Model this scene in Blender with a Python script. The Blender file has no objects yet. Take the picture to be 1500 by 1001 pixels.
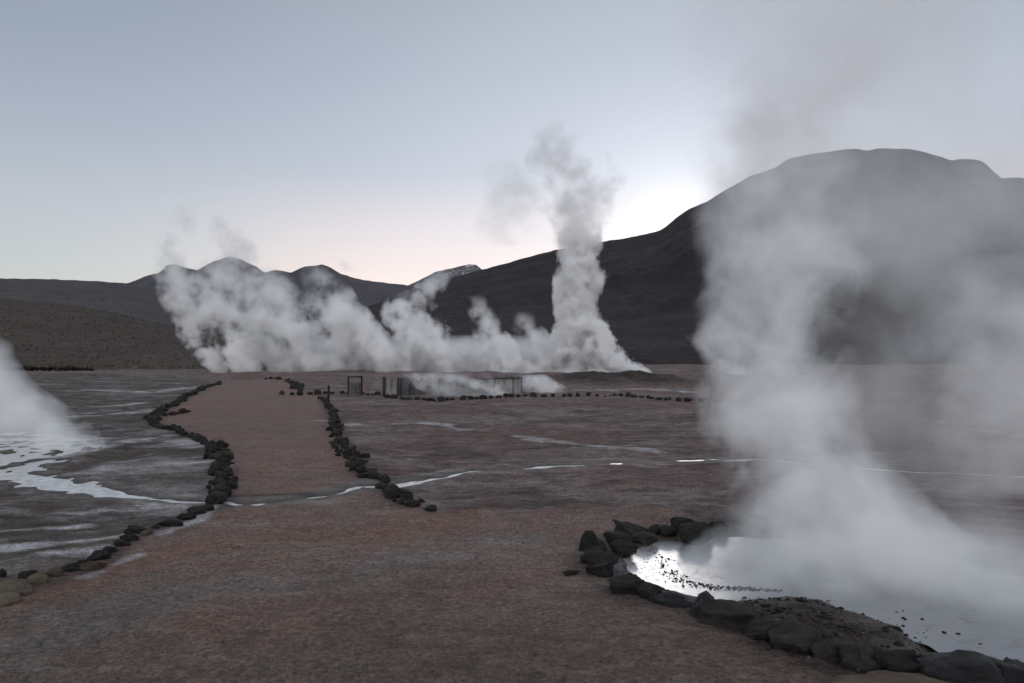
import bpy, bmesh, math, random
import numpy as np
from mathutils import Vector, noise as mnoise

random.seed(7)
rng = np.random.default_rng(7)
scene = bpy.context.scene
C = scene.collection

# ------------------------------------------------------------------ camera
F = 1080.0                      # focal length in photo pixels (1500 wide)
CAM_Z = 1.7
PITCH = math.atan(24.5 / F)
SP, CP = math.sin(PITCH), math.cos(PITCH)

cam_data = bpy.data.cameras.new("camera")
cam_data.sensor_width = 36.0
cam_data.lens = 36.0 * F / 1500.0
cam_data.clip_start = 0.05
cam_data.clip_end = 20000
cam = bpy.data.objects.new("camera", cam_data)
cam.location = (0, 0, CAM_Z)
cam.rotation_euler = (math.pi / 2 + PITCH, 0, 0)
C.objects.link(cam)
scene.camera = cam


def ray(px, py):
    u = (px - 750.0) / F
    v = (500.5 - py) / F
    return np.array([u, CP - v * SP, SP + v * CP])


def G(px, py, z=0.0):
    """point of the ground seen at a photo pixel"""
    d = ray(px, py)
    t = (z - CAM_Z) / d[2]
    return np.array([d[0] * t, d[1] * t, z])


def P(px, py, D):
    """point at forward distance D"""
    d = ray(px, py)
    t = D / d[1]
    return np.array([d[0] * t, D, CAM_Z + d[2] * t])


# ------------------------------------------------------------------ numpy noise
_perm = rng.permutation(512)


def vnoise(x, y, seed=0):
    x = np.asarray(x, float); y = np.asarray(y, float)
    xi = np.floor(x).astype(np.int64); yi = np.floor(y).astype(np.int64)
    xf = x - xi; yf = y - yi
    sx = xf * xf * xf * (xf * (xf * 6 - 15) + 10); sy = yf * yf * yf * (yf * (yf * 6 - 15) + 10)

    def h(a, b):
        k = _perm[(_perm[(a + seed * 17) & 511] + b) & 511]
        ang = k * (2 * math.pi / 512)
        return np.cos(ang), np.sin(ang)

    def g(ax, ay, dx, dy):
        c, s = h(xi + ax, yi + ay)
        return c * dx + s * dy
    a = g(0, 0, xf, yf); b = g(1, 0, xf - 1, yf)
    c = g(0, 1, xf, yf - 1); d = g(1, 1, xf - 1, yf - 1)
    return (a * (1 - sx) + b * sx) * (1 - sy) + (c * (1 - sx) + d * sx) * sy


def fbm(x, y, octaves=4, seed=0, gain=0.5):
    s = 0; a = 1.0; f = 1.0
    for i in range(octaves):
        s = s + a * vnoise(x * f, y * f, seed + i)
        a *= gain; f *= 2.03
    return s


def smooth(e0, e1, x):
    t = np.clip((x - e0) / (e1 - e0), 0, 1)
    return t * t * (3 - 2 * t)


# ------------------------------------------------------------------ node helpers
def new_mat(name):
    m = bpy.data.materials.new(name)
    m.use_nodes = True
    m.node_tree.nodes.clear()
    return m


class NT:
    def __init__(self, tree):
        self.t = tree

    def n(self, kind, **kw):
        nd = self.t.nodes.new(kind)
        for k, v in kw.items():
            setattr(nd, k, v)
        return nd

    def link(self, a, b):
        self.t.links.new(a, b)

    def put(self, sock, v):
        if hasattr(v, "is_output"):
            self.t.links.new(v, sock)
        else:
            sock.default_value = v

    def math(self, op, a, b=None, c=None, clamp=False):
        nd = self.n("ShaderNodeMath", operation=op, use_clamp=clamp)
        self.put(nd.inputs[0], a)
        if b is not None: self.put(nd.inputs[1], b)
        if c is not None: self.put(nd.inputs[2], c)
        return nd.outputs[0]

    def vmath(self, op, a, b=None):
        nd = self.n("ShaderNodeVectorMath", operation=op)
        self.put(nd.inputs[0], a)
        if b is not None: self.put(nd.inputs[1], b)
        return nd.outputs["Value"] if op in ("DOT_PRODUCT", "LENGTH", "DISTANCE") else nd.outputs[0]

    def noise(self, vec, scale, detail=3.0, rough=0.55, dist=0.0, dims="3D"):
        nd = self.n("ShaderNodeTexNoise", noise_dimensions=dims)
        if vec is not None: self.link(vec, nd.inputs["Vector"])
        nd.inputs["Scale"].default_value = scale
        nd.inputs["Detail"].default_value = detail
        nd.inputs["Roughness"].default_value = rough
        nd.inputs["Distortion"].default_value = dist
        return nd.outputs["Fac"]

    def mapr(self, x, a, b, c=0.0, d=1.0, kind="LINEAR"):
        nd = self.n("ShaderNodeMapRange", interpolation_type=kind)
        self.put(nd.inputs["Value"], x)
        nd.inputs["From Min"].default_value = a; nd.inputs["From Max"].default_value = b
        nd.inputs["To Min"].default_value = c; nd.inputs["To Max"].default_value = d
        return nd.outputs["Result"]

    def mix(self, fac, a, b, blend="MIX"):
        nd = self.n("ShaderNodeMix", data_type="RGBA", blend_type=blend)
        self.put(nd.inputs[0], fac)
        for s, v in ((nd.inputs[6], a), (nd.inputs[7], b)):
            if isinstance(v, tuple) and len(v) == 3: v = v + (1.0,)
            self.put(s, v)
        return nd.outputs[2]

    def ramp(self, fac, stops, interp="LINEAR"):
        nd = self.n("ShaderNodeValToRGB")
        cr = nd.color_ramp
        cr.interpolation = interp
        while len(cr.elements) < len(stops):
            cr.elements.new(0.5)
        for e, (p, c) in zip(cr.elements, stops):
            e.position = p
            e.color = c + (1.0,) if len(c) == 3 else c
        self.put(nd.inputs[0], fac)
        return nd.outputs[0]

    def curve(self, x, pts):
        nd = self.n("ShaderNodeFloatCurve")
        self.put(nd.inputs["Value"], x)
        cm = nd.mapping
        cm.use_clip = False
        c = cm.curves[0]
        pts = sorted(pts)
        while len(c.points) < len(pts):
            c.points.new(0.5, 0.5)
        for p, (a, b) in zip(c.points, pts):
            p.location = (a, b)
            p.handle_type = "AUTO"
        cm.update()
        return nd.outputs[0]

    def attr(self, name):
        nd = self.n("ShaderNodeAttribute", attribute_name=name)
        return nd.outputs["Fac"]

    def bump(self, h, strength, dist, normal=None):
        nd = self.n("ShaderNodeBump")
        nd.inputs["Strength"].default_value = strength
        nd.inputs["Distance"].default_value = dist
        self.link(h, nd.inputs["Height"])
        if normal is not None: self.link(normal, nd.inputs["Normal"])
        return nd.outputs[0]

    def principled(self, color, rough=0.9, normal=None, spec=0.3, metallic=0.0):
        nd = self.n("ShaderNodeBsdfPrincipled")
        if isinstance(color, tuple) and len(color) == 3: color = color + (1.0,)
        self.put(nd.inputs["Base Color"], color)
        self.put(nd.inputs["Roughness"], rough)
        nd.inputs["Specular IOR Level"].default_value = spec
        self.put(nd.inputs["Metallic"], metallic)
        if normal is not None: self.link(normal, nd.inputs["Normal"])
        out = self.n("ShaderNodeOutputMaterial")
        self.link(nd.outputs[0], out.inputs["Surface"])
        return nd


def tag(o, label=None, cat=None, group=None, kind=None):
    if label: o["label"] = label
    if cat: o["category"] = cat
    if group: o["group"] = group
    if kind: o["kind"] = kind
    return o


def mesh_obj(name, verts, faces, mat=None, parent=None, smooth_shade=True, loc=None):
    me = bpy.data.meshes.new(name)
    verts = np.asarray(verts, float)
    faces = np.asarray(faces) if not isinstance(faces, list) else faces
    if isinstance(faces, np.ndarray):
        nv, nf, k = len(verts), len(faces), faces.shape[1]
        me.vertices.add(nv); me.vertices.foreach_set("co", verts.ravel())
        me.loops.add(nf * k); me.loops.foreach_set("vertex_index", faces.ravel().astype(np.int32))
        me.polygons.add(nf)
        me.polygons.foreach_set("loop_start", np.arange(0, nf * k, k, dtype=np.int32))
        me.update(calc_edges=True)
        me.validate()
    else:
        me.from_pydata([tuple(v) for v in verts], [], faces)
        me.update()
    if smooth_shade:
        me.polygons.foreach_set("use_smooth", np.ones(len(me.polygons), bool))
    if mat: me.materials.append(mat)
    o = bpy.data.objects.new(name, me)
    if loc is not None: o.location = loc
    C.objects.link(o)
    if parent: o.parent = parent
    return o


def grid_faces(nr, nc):
    i = np.arange(nr * nc).reshape(nr, nc)
    return np.stack([i[:-1, :-1], i[:-1, 1:], i[1:, 1:], i[1:, :-1]], -1).reshape(-1, 4)


def empty(name, loc=(0, 0, 0), rz=0.0):
    o = bpy.data.objects.new(name, None)
    o.location = loc; o.rotation_euler = (0, 0, rz)
    C.objects.link(o)
    return o


# ------------------------------------------------------------------ world
SUN_DIR = ray(990, 335); SUN_DIR = SUN_DIR / np.linalg.norm(SUN_DIR)
sun_el = math.asin(SUN_DIR[2]); sun_az = math.atan2(SUN_DIR[0], SUN_DIR[1])
world = bpy.data.worlds.new("World")
scene.world = world
world.use_nodes = True
wt = world.node_tree
wt.nodes.clear()
W = NT(wt)
tc = W.n("ShaderNodeTexCoord")
d = W.vmath("NORMALIZE", tc.outputs["Generated"])
sep = W.n("ShaderNodeSeparateXYZ"); W.link(d, sep.inputs[0])
z = sep.outputs["Z"]
base = W.ramp(W.math("MAXIMUM", z, 0.0), [
    (0.0, (0.60, 0.625, 0.59)), (0.09, (0.585, 0.615, 0.595)), (0.17, (0.515, 0.555, 0.60)),
    (0.27, (0.40, 0.45, 0.53)), (0.36, (0.325, 0.377, 0.462)), (0.46, (0.268, 0.323, 0.39)), (1.0, (0.32, 0.36, 0.42))])
ang = W.math("ARCCOSINE", W.math("MINIMUM", W.vmath("DOT_PRODUCT", d, tuple(SUN_DIR)), 0.99999))
an = W.math("DIVIDE", ang, math.radians(60.0), clamp=True)
glow = W.curve(an, [(0, 0.72), (0.05, 0.52), (0.10, 0.38), (0.17, 0.28), (0.33, 0.18), (0.5, 0.095), (0.75, 0.015), (1, 0)])
glowc = W.mix(1.0, W.mix(0.0, (1, 1, 1), (1, 1, 1)), (0.98, 0.97, 1.0), "MULTIPLY")
gl = W.vmath("SCALE", (0.97, 0.93, 0.94)); gl_node = gl.node; W.link(glow, gl_node.inputs["Scale"])
warm_f = W.math("MULTIPLY", W.mapr(z, 0.24, 0.06), W.curve(an, [(0, 0.5), (0.3, 1.0), (0.42, 0.9), (0.6, 0.25), (0.8, 0.0), (1, 0)]))
wm = W.vmath("SCALE", (0.40, 0.17, 0.10)); W.link(warm_f, wm.node.inputs["Scale"])
tot = W.vmath("ADD", W.vmath("ADD", base, gl), wm)
# added fill: the unseen sky behind the camera is brightened to light the steam
back = W.mapr(sep.outputs["Y"], 0.0, -0.6)
bk = W.vmath("SCALE", (1.05, 1.01, 1.03)); W.link(back, bk.node.inputs["Scale"])
tot = W.vmath("ADD", tot, bk)
bg1 = W.n("ShaderNodeBackground"); W.link(tot, bg1.inputs[0]); bg1.inputs[1].default_value = 0.97
sky = W.n("ShaderNodeTexSky", sky_type="NISHITA", sun_disc=False)
sky.sun_elevation = max(sun_el, math.radians(1.0)); sky.sun_rotation = sun_az
sky.altitude = 4300
bg2 = W.n("ShaderNodeBackground"); W.link(sky.outputs[0], bg2.inputs[0]); bg2.inputs[1].default_value = 0.006
add = W.n("ShaderNodeAddShader"); W.link(bg1.outputs[0], add.inputs[0]); W.link(bg2.outputs[0], add.inputs[1])
wo = W.n("ShaderNodeOutputWorld"); W.link(add.outputs[0], wo.inputs[0])
world.cycles.sampling_method = "MANUAL"
world.cycles.sample_map_resolution = 512

# the sun itself is still below the mountain's crest: a weak, wide lamp from that side
sl = bpy.data.lights.new("sun", "SUN")
sl.energy = 0.25; sl.angle = math.radians(10); sl.color = (1.0, 0.93, 0.86)
so = bpy.data.objects.new("sun", sl)
so.rotation_euler = Vector(tuple(SUN_DIR)).to_track_quat("Z", "Y").to_euler()
so.location = (20, 60, 60)
C.objects.link(so)

# ------------------------------------------------------------------ ground masks
def px_poly(pts, z=0.0):
    return np.array([G(a, b, z)[:2] for a, b in pts])


def seg_dist(X, Y, pl, closed=False):
    best = np.full(X.shape, 1e9)
    n = len(pl)
    for i in range(n if closed else n - 1):
        a = pl[i]; b = pl[(i + 1) % n]
        ab = b - a; L = max(ab @ ab, 1e-9)
        t = np.clip(((X - a[0]) * ab[0] + (Y - a[1]) * ab[1]) / L, 0, 1)
        dx = X - (a[0] + t * ab[0]); dy = Y - (a[1] + t * ab[1])
        best = np.minimum(best, dx * dx + dy * dy)
    return np.sqrt(best)


def inside(X, Y, pl):
    res = np.zeros(X.shape, bool)
    n = len(pl)
    for i in range(n):
        x1, y1 = pl[i]; x2, y2 = pl[(i + 1) % n]
        if y1 == y2: continue
        c = ((y1 > Y) != (y2 > Y)) & (X < (x2 - x1) * (Y - y1) / (y2 - y1) + x1)
        res ^= c
    return res


def sdf(X, Y, pl):
    dd = seg_dist(X, Y, pl, True)
    return np.where(inside(X, Y, pl), -dd, dd)


path_poly = px_poly([(-700, 1001), (-300, 960), (-40, 905), (60, 853), (190, 795), (312, 746), (345, 738), (338, 690), (330, 655),
                     (268, 634), (228, 622), (232, 608), (262, 592), (325, 559), (420, 557), (445, 568), (470, 585), (484, 610), (492, 640),
                     (520, 690), (560, 722), (640, 750), (800, 745), (1000, 742), (1010, 760), (900, 780), (855, 790), (850, 830),
                     (900, 880), (1050, 925), (1200, 985), (1250, 1100), (1300, 1700), (-1500, 1700)])
left_poly = px_poly([(-900, 1001), (-300, 950), (-40, 895), (60, 845), (190, 787), (318, 735), (322, 655), (222, 622), (226, 606), (315, 559), (250, 549),
                     (-400, 549), (-900, 600)])
pool_poly = px_poly([(914, 826), (918, 812), (935, 798), (955, 790), (990, 787), (1010, 791), (1023, 796), (1032, 784), (1060, 780), (1110, 783),
                     (1200, 786), (1300, 795), (1370, 806), (1400, 815), (1460, 828), (1540, 850), (1700, 900), (1750, 1060), (1500, 1060), (1420, 1010), (1360, 965),
                     (1338, 932), (1300, 908), (1245, 890), (1200, 872), (1150, 866), (1100, 872), (1072, 876), (1030, 870), (1000, 864), (965, 855), (938, 844)])
spring_poly = px_poly([(-60, 640), (20, 632), (90, 636), (140, 646), (130, 660), (100, 664), (62, 682), (58, 694), (100, 702), (160, 716), (162, 724), (60, 712), (-40, 692), (-120, 690)])
stream_l = px_poly([(-120, 688), (0, 694), (60, 703), (130, 714), (165, 722), (230, 727), (300, 731), (345, 735), (375, 736), (440, 729), (500, 717), (528, 710)])
stream_m = px_poly([(528, 710), (560, 711), (590, 706), (640, 697), (690, 690), (750, 685), (850, 680), (950, 674), (1040, 671), (1120, 671), (1230, 681), (1340, 689), (1410, 692), (1500, 697), (1640, 704)])
orange_l = px_poly([(-60, 940), (60, 890), (160, 845), (260, 805), (360, 790), (480, 783), (580, 775), (690, 760)])
gully = px_poly([(345, 726), (400, 725), (455, 723)])
bank_poly = px_poly([(1075, 872), (1110, 868), (1200, 870), (1260, 885), (1340, 930), (1352, 975), (1300, 1000), (1160, 965), (1060, 920)])
mound_c = G(880, 559)


def ground_z(X, Y, masks=None):
    X = np.asarray(X, float); Y = np.asarray(Y, float)
    r = np.hypot(X, Y)
    h = 0.05 * fbm(X * 0.35, Y * 0.35, 4, 3) + 0.012 * fbm(X * 2.3, Y * 2.3, 3, 11)
    h = h * smooth(1.0, 4.0, r)
    offp = smooth(-0.1, 0.5, sdf(X, Y, path_poly))
    h = h + offp * (0.035 * fbm(X * 1.1, Y * 1.1, 4, 51) - 0.05 * np.abs(fbm(X * 0.5, Y * 0.5, 4, 52))) * smooth(2.0, 6.0, r)
    bk_ = smooth(0.15, -0.1, sdf(X, Y, bank_poly))
    h = h + bk_ * (0.05 * np.abs(fbm(X * 5, Y * 5, 4, 53)) + 0.02 * fbm(X * 14, Y * 14, 2, 54))
    h = h + (0.2 * fbm(X * 0.03, Y * 0.03, 3, 21) + 0.35 * fbm(X * 0.12, Y * 0.09, 4, 22)) * smooth(25, 90, r)
    # brown sinter mound on the far side of the plain
    mx = (X - mound_c[0] - 1.0) / 5.5; my = (Y - mound_c[1]) / 7.0
    h = h + 0.75 * np.exp(-(np.abs(mx) ** 3 + my * my)) * (0.85 + 0.5 * fbm(X * 0.5, Y * 0.5, 3, 8))
    sp = sdf(X, Y, pool_poly) + 0.07 * fbm(X * 3.5, Y * 3.5, 3, 5)
    ss = np.maximum(sdf(X, Y, spring_poly), -0.13) + 0.30 * fbm(X * 1.8, Y * 1.8, 4, 6) + 0.62 * fbm(X * 3.4, Y * 2.0, 3, 61)
    wx_ = X + 0.16 * fbm(X * 1.2, Y * 0.9, 3, 72); wy_ = Y + 0.22 * fbm(X * 1.1, Y * 0.9, 3, 73)
    wl = seg_dist(wx_, wy_, stream_l); wm_ = seg_dist(wx_, wy_, stream_m)
    wid_l = np.interp(X / np.maximum(Y, 1), [-0.7, -0.56, -0.53, -0.48, -0.36, -0.345, -0.33, -0.28, -0.24, -0.22, -0.205], [0.30, 0.20, 0.14, 0.07, 0.045, 0.07, 0.02, -0.02, 0.0, 0.09, 0.06]) + 0.10 * fbm(X * 1.5, Y * 1.5, 3, 14)
    wid_m = 0.062 + 0.13 * fbm(X * 1.1, Y * 1.1, 4, 15)
    s1 = wl - wid_l; s2 = wm_ - wid_m
    w = np.minimum(np.minimum(sp, ss), np.minimum(s1, s2))
    flat = smooth(0.6, 0.05, w)          # shores level out towards the water
    h = h * (1 - flat) + flat * 0.005
    h = h - 0.10 * smooth(0.10, -0.30, w) - 0.02 * smooth(0.35, 0.0, w)
    if masks is not None:
        masks["w"] = w; masks["sp"] = sp; masks["ss"] = ss; masks["st"] = np.minimum(s1, s2)
    return h


def spacing(a, b, f0, k):
    out = [a]
    while out[-1] < b:
        out.append(out[-1] + max(f0, k * abs(out[-1])))
    return out


xp = spacing(0, 60, 0.03, 0.009) + spacing(62, 9000, 2, 0.06)
xs = np.array([-v for v in xp[:0:-1]] + xp)
ys = np.array([-v for v in (spacing(2, 9000, 1.2, 0.12)[::-1])] + spacing(-0.8, 2.8, 0.12, 0) + spacing(2.9, 75, 0.02, 0.0065) + spacing(76, 9000, 1.2, 0.05))
ys = np.unique(ys)
XX, YY = np.meshgrid(xs, ys)
mk = {}
ZZ = ground_z(XX, YY, mk)
gv = np.stack([XX, YY, ZZ], -1).reshape(-1, 3)

wob = 0.12 * fbm(XX * 1.2, YY * 1.2, 3, 31) + 0.02 * YY * 0.1
m_path = smooth(0.18, -0.22, sdf(XX, YY, path_poly) + wob)
m_left = smooth(0.25, -0.25, sdf(XX, YY, left_poly) + wob)
m_bank = smooth(0.2, -0.15, sdf(XX, YY, bank_poly) + 0.15 * fbm(XX * 3, YY * 3, 3, 41))
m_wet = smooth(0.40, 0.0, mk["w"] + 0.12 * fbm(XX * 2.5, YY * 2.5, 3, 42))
m_sinter = smooth(0.55, 0.05, np.minimum(mk["st"], mk["ss"]) + 0.5 * fbm(XX * 1.1, YY * 1.1, 4, 43)) * (1 - smooth(0.12, 0.0, mk["w"]))
m_orange = smooth(0.42, 0.0, seg_dist(XX, YY, orange_l) + 0.35 * fbm(XX * 1.4, YY * 1.4, 3, 44))
m_gully = smooth(0.16, 0.02, seg_dist(XX, YY, gully) + 0.05 * fbm(XX * 3, YY * 3, 3, 45))
m_mound = np.clip(1.7 * np.exp(-(np.abs((XX - mound_c[0] - 1) / 5.5) ** 3 + ((YY - mound_c[1]) / 9.0) ** 2)) * (1 + 0.7 * fbm(XX * 0.6, YY * 0.3, 4, 71)) - 0.25, 0, 1)
m_near_dark = smooth(7.0, 3.6, YY + 0.9 * fbm(XX * 0.7, YY * 0.7, 4, 74)) * m_path  # path tone falling off towards the camera
m_far = smooth(38, 75, np.hypot(XX, YY))
m_ash = smooth(0.75, 0.0, seg_dist(XX, YY, px_poly([(60, 930), (200, 880), (330, 850), (480, 838), (640, 815), (760, 800)])) + 0.5 * fbm(XX * 0.9, YY * 0.9, 4, 61))
m_ash = np.maximum(m_ash, smooth(1.0, 0.1, seg_dist(XX, YY, px_poly([(640, 722), (780, 712), (900, 720), (1000, 730)])) + 0.8 * fbm(XX * 0.9, YY * 0.9, 4, 62)))
m_pale = np.zeros_like(XX)
for _p, _w in (([(-60, 782), (40, 774), (130, 766)], 0.16), ([(-80, 806), (60, 800), (170, 786)], 0.14), ([(-80, 836), (30, 826), (120, 806)], 0.26), ([(100, 748), (180, 742), (260, 739)], 0.2),
               ([(140, 690), (220, 682), (300, 676)], 0.5), ([(190, 645), (240, 640), (290, 652)], 0.5), ([(60, 612), (140, 609), (222, 602)], 0.45), ([(150, 596), (205, 590)], 0.7), ([(130, 572), (230, 575), (290, 566)], 1.0),
               ([(110, 640), (145, 640), (150, 650), (110, 663), (80, 668)], 0.35), ([(315, 740), (290, 762), (240, 782)], 0.10), ([(150, 836), (200, 812), (130, 842)], 0.09),
               ([(505, 622), (620, 620), (700, 628)], 0.35), ([(760, 640), (860, 650), (960, 660)], 0.3), ([(930, 543), (1010, 542), (1200, 543)], 2.2), ([(850, 572), (940, 571), (1010, 574)], 0.9), ([(760, 573), (800, 574)], 0.8),
               ([(1380, 628), (1440, 630), (1500, 640)], 0.3), ([(440, 617), (490, 616)], 0.3)):
    m_pale = np.maximum(m_pale, smooth(_w, 0.0, seg_dist(XX, YY, px_poly(_p)) + 1.1 * _w * fbm(XX * 1.3, YY * 1.6, 4, 63)))
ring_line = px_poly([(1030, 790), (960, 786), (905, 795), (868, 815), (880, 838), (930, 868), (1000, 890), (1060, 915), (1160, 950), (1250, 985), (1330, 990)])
m_soil_shade = smooth(0.42, 0.02, seg_dist(XX, YY, ring_line) + 0.22 * fbm(XX * 2.0, YY * 2.0, 4, 46))  # contact shade round the stones, painted in together with dark soil
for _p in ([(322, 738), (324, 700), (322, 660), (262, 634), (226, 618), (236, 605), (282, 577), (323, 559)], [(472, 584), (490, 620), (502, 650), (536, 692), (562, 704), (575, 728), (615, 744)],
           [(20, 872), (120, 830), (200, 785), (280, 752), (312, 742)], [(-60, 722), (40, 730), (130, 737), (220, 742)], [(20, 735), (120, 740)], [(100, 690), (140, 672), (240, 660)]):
    m_soil_shade = np.maximum(m_soil_shade, smooth(0.30, 0.02, seg_dist(XX, YY, px_poly(_p)) + 0.2 * fbm(XX * 1.6, YY * 1.6, 3, 47)))


# ---- ground material
gm = new_mat("volcanic_ground")
N = NT(gm.node_tree)
tcn = N.n("ShaderNodeTexCoord"); pos = tcn.outputs["Object"]


def scaled(vec, s):
    nd = N.n("ShaderNodeMapping"); nd.inputs["Scale"].default_value = s
    N.link(vec, nd.inputs["Vector"]); return nd.outputs[0]


n_big = N.noise(pos, 0.35, 4, 0.6, 0.4)
n_mid = N.noise(pos, 2.2, 4, 0.6, 0.3)
n_fine = N.noise(pos, 28.0, 4, 0.7)
n_grit = N.noise(pos, 95.0, 2, 0.6)
n_str = N.noise(scaled(pos, (0.45, 0.62, 1.0)), 1.0, 8, 0.66, 0.9)      # wash-drawn patches across the plain
n_str2 = N.noise(scaled(pos, (0.16, 0.34, 1.0)), 1.0, 9, 0.68, 1.2)
n_str3 = N.noise(scaled(pos, (0.9, 1.5, 1.0)), 1.0, 7, 0.7, 0.6)
vor = N.n("ShaderNodeTexVoronoi"); N.link(pos, vor.inputs["Vector"]); vor.inputs["Scale"].default_value = 62.0
grit_c = N.mapr(vor.outputs["Distance"], 0.1, 0.75)
path_c = N.mix(N.mapr(n_big, 0.40, 0.60), (0.172, 0.113, 0.089), (0.138, 0.101, 0.084))
path_c = N.mix(N.math("MULTIPLY", N.mapr(n_str3, 0.50, 0.64), 0.55), path_c, (0.185, 0.150, 0.135))
path_c = N.mix(N.math("MULTIPLY", N.mapr(n_mid, 0.52, 0.66), 0.5), path_c, (0.124, 0.077, 0.062))
path_c = N.mix(N.math("MULTIPLY", N.mapr(n_str2, 0.54, 0.64), 0.35), path_c, (0.150, 0.130, 0.126))
plain_c = N.mix(N.mapr(n_str, 0.42, 0.56), (0.068, 0.051, 0.048), (0.132, 0.100, 0.094))
plain_c = N.mix(N.math("MULTIPLY", N.mapr(n_str2, 0.42, 0.5, 1.0, 0.0), 0.7), plain_c, (0.110, 0.066, 0.058))
plain_c = N.mix(N.math("MULTIPLY", N.mapr(n_str2, 0.53, 0.60), 0.7), plain_c, (0.178, 0.148, 0.140))
plain_c = N.mix(N.math("MULTIPLY", N.mapr(n_str3, 0.55, 0.64), 0.5), plain_c, (0.20, 0.174, 0.166))
left_c = N.mix(N.mapr(n_str, 0.44, 0.55), (0.050, 0.043, 0.037), (0.098, 0.082, 0.076))
left_c = N.mix(N.math("MULTIPLY", N.mapr(n_str2, 0.40, 0.49, 1.0, 0.0), 0.8), left_c, (0.062, 0.055, 0.040))
left_c = N.mix(N.math("MULTIPLY", N.mapr(n_str2, 0.54, 0.60), 0.75), left_c, (0.19, 0.184, 0.19))
left_c = N.mix(N.math("MULTIPLY", N.mapr(n_str3, 0.575, 0.64), 0.5), left_c, (0.24, 0.236, 0.242))
col = N.mix(N.attr("path"), plain_c, path_c)
col = N.mix(N.attr("left"), col, left_c)
col = N.mix(N.math("MULTIPLY", N.attr("orange"), N.mapr(n_mid, 0.25, 0.6, 0.35, 0.85)), col, (0.160, 0.094, 0.068))
col = N.mix(N.math("MULTIPLY", N.attr("sinter"), N.mapr(n_mid, 0.3, 0.62, 0.0, 0.75)), col, (0.27, 0.255, 0.245))
col = N.mix(N.math("MULTIPLY", N.attr("soil_shade"), 0.75), col, N.mix(n_mid, (0.045, 0.033, 0.027), (0.075, 0.056, 0.047)))  # painted contact shade and dark soil along stones and banks
col = N.mix(N.math("MULTIPLY", N.attr("bank"), 0.95), col, N.mix(N.mapr(n_fine, 0.3, 0.7), (0.014, 0.012, 0.010), (0.050, 0.039, 0.033)))
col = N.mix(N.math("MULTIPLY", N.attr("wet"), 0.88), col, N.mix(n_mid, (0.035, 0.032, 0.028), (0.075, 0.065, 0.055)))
col = N.mix(N.math("MULTIPLY", N.attr("gully"), 0.8), col, (0.03, 0.024, 0.021))
col = N.mix(N.math("MULTIPLY", N.attr("mound"), 0.9), col, (0.020, 0.015, 0.012))
col = N.mix(N.math("MULTIPLY", N.attr("ash"), N.mapr(n_str3, 0.38, 0.58, 0.15, 0.85)), col, (0.150, 0.134, 0.130))
col = N.mix(N.math("MULTIPLY", N.attr("pale"), N.mapr(n_str3, 0.38, 0.52, 0.15, 1.0)), col, (0.31, 0.308, 0.318))
col = N.mix(1.0, col, (0.93, 0.915, 0.92), "MULTIPLY")
n_f2 = N.noise(scaled(pos, (2.6, 4.2, 1.0)), 1.0, 7, 0.74, 0.4)
col = N.mix(N.math("SUBTRACT", 1.0, N.math("MULTIPLY", N.attr("path"), 0.65)), col, N.mix(1.0, col, N.mapr(n_f2, 0.36, 0.62, 0.52, 1.5), "MULTIPLY"))
n_f3 = N.noise(pos, 11.0, 5, 0.75, 0.2)
col = N.mix(1.0, col, N.mapr(n_f3, 0.34, 0.66, 0.76, 1.26), "MULTIPLY")
col = N.mix(N.math("MULTIPLY", N.attr("coarse"), 0.9), col, N.mix(1.0, col, (0.64, 0.68, 0.68), "MULTIPLY"))  # darkens and greys the path towards the camera; grain stays unchanged
# grit speckle, light and dark grains
spk = N.mapr(n_fine, 0.36, 0.64, 0.62, 1.4)
col = N.mix(1.0, col, spk, "MULTIPLY")
gr = N.mapr(n_grit, 0.32, 0.68, 0.66, 1.34)
col = N.mix(1.0, col, gr, "MULTIPLY")
hgt = N.math("ADD", N.math("MULTIPLY", n_fine, 0.6), N.math("ADD", N.math("MULTIPLY", n_grit, 0.25), N.math("MULTIPLY", grit_c, -0.25)))
b1 = N.bump(N.math("ADD", N.math("MULTIPLY", n_mid, 0.6), n_f2), 0.8, 0.07)
nb = N.bump(hgt, 0.9, 0.018, b1)
rough = N.mapr(N.attr("wet"), 0.0, 1.0, 0.95, 0.55)
N.principled(col, rough, nb, 0.25)

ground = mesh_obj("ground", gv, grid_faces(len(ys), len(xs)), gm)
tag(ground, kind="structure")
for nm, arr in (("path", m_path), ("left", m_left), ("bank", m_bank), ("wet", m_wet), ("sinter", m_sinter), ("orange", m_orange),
                ("gully", m_gully), ("mound", m_mound), ("far", m_far), ("soil_shade", m_soil_shade), ("coarse", m_near_dark), ("ash", m_ash), ("pale", m_pale)):
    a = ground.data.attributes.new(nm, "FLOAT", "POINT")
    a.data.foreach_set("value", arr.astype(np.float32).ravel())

# ---- water
wmt = new_mat("hot_spring_water")
N = NT(wmt.node_tree)
tcn = N.n("ShaderNodeTexCoord"); pos = tcn.outputs["Object"]
wn = N.noise(pos, 7.0, 4, 0.6, 0.5)
wn2 = N.noise(pos, 28.0, 3, 0.6, 0.2)
scum = N.mapr(N.noise(pos, 5.0, 5, 0.7, 0.6), 0.56, 0.66)
nb = N.bump(N.math("ADD", wn, N.math("MULTIPLY", wn2, 0.35)), 0.14, 0.03)
sx_ = N.n("ShaderNodeSeparateXYZ"); N.link(pos, sx_.inputs[0])
crust = N.mapr(N.math("ADD", sx_.outputs["X"], N.math("MULTIPLY", wn, 0.3)), 1.35, 1.95)     # shallow sinter shelf, then the deep vent
wc = N.mix(crust, (0.60, 0.605, 0.61), (0.27, 0.285, 0.305))
wc = N.mix(N.math("MULTIPLY", scum, 0.35), wc, (0.22, 0.22, 0.22))
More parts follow.
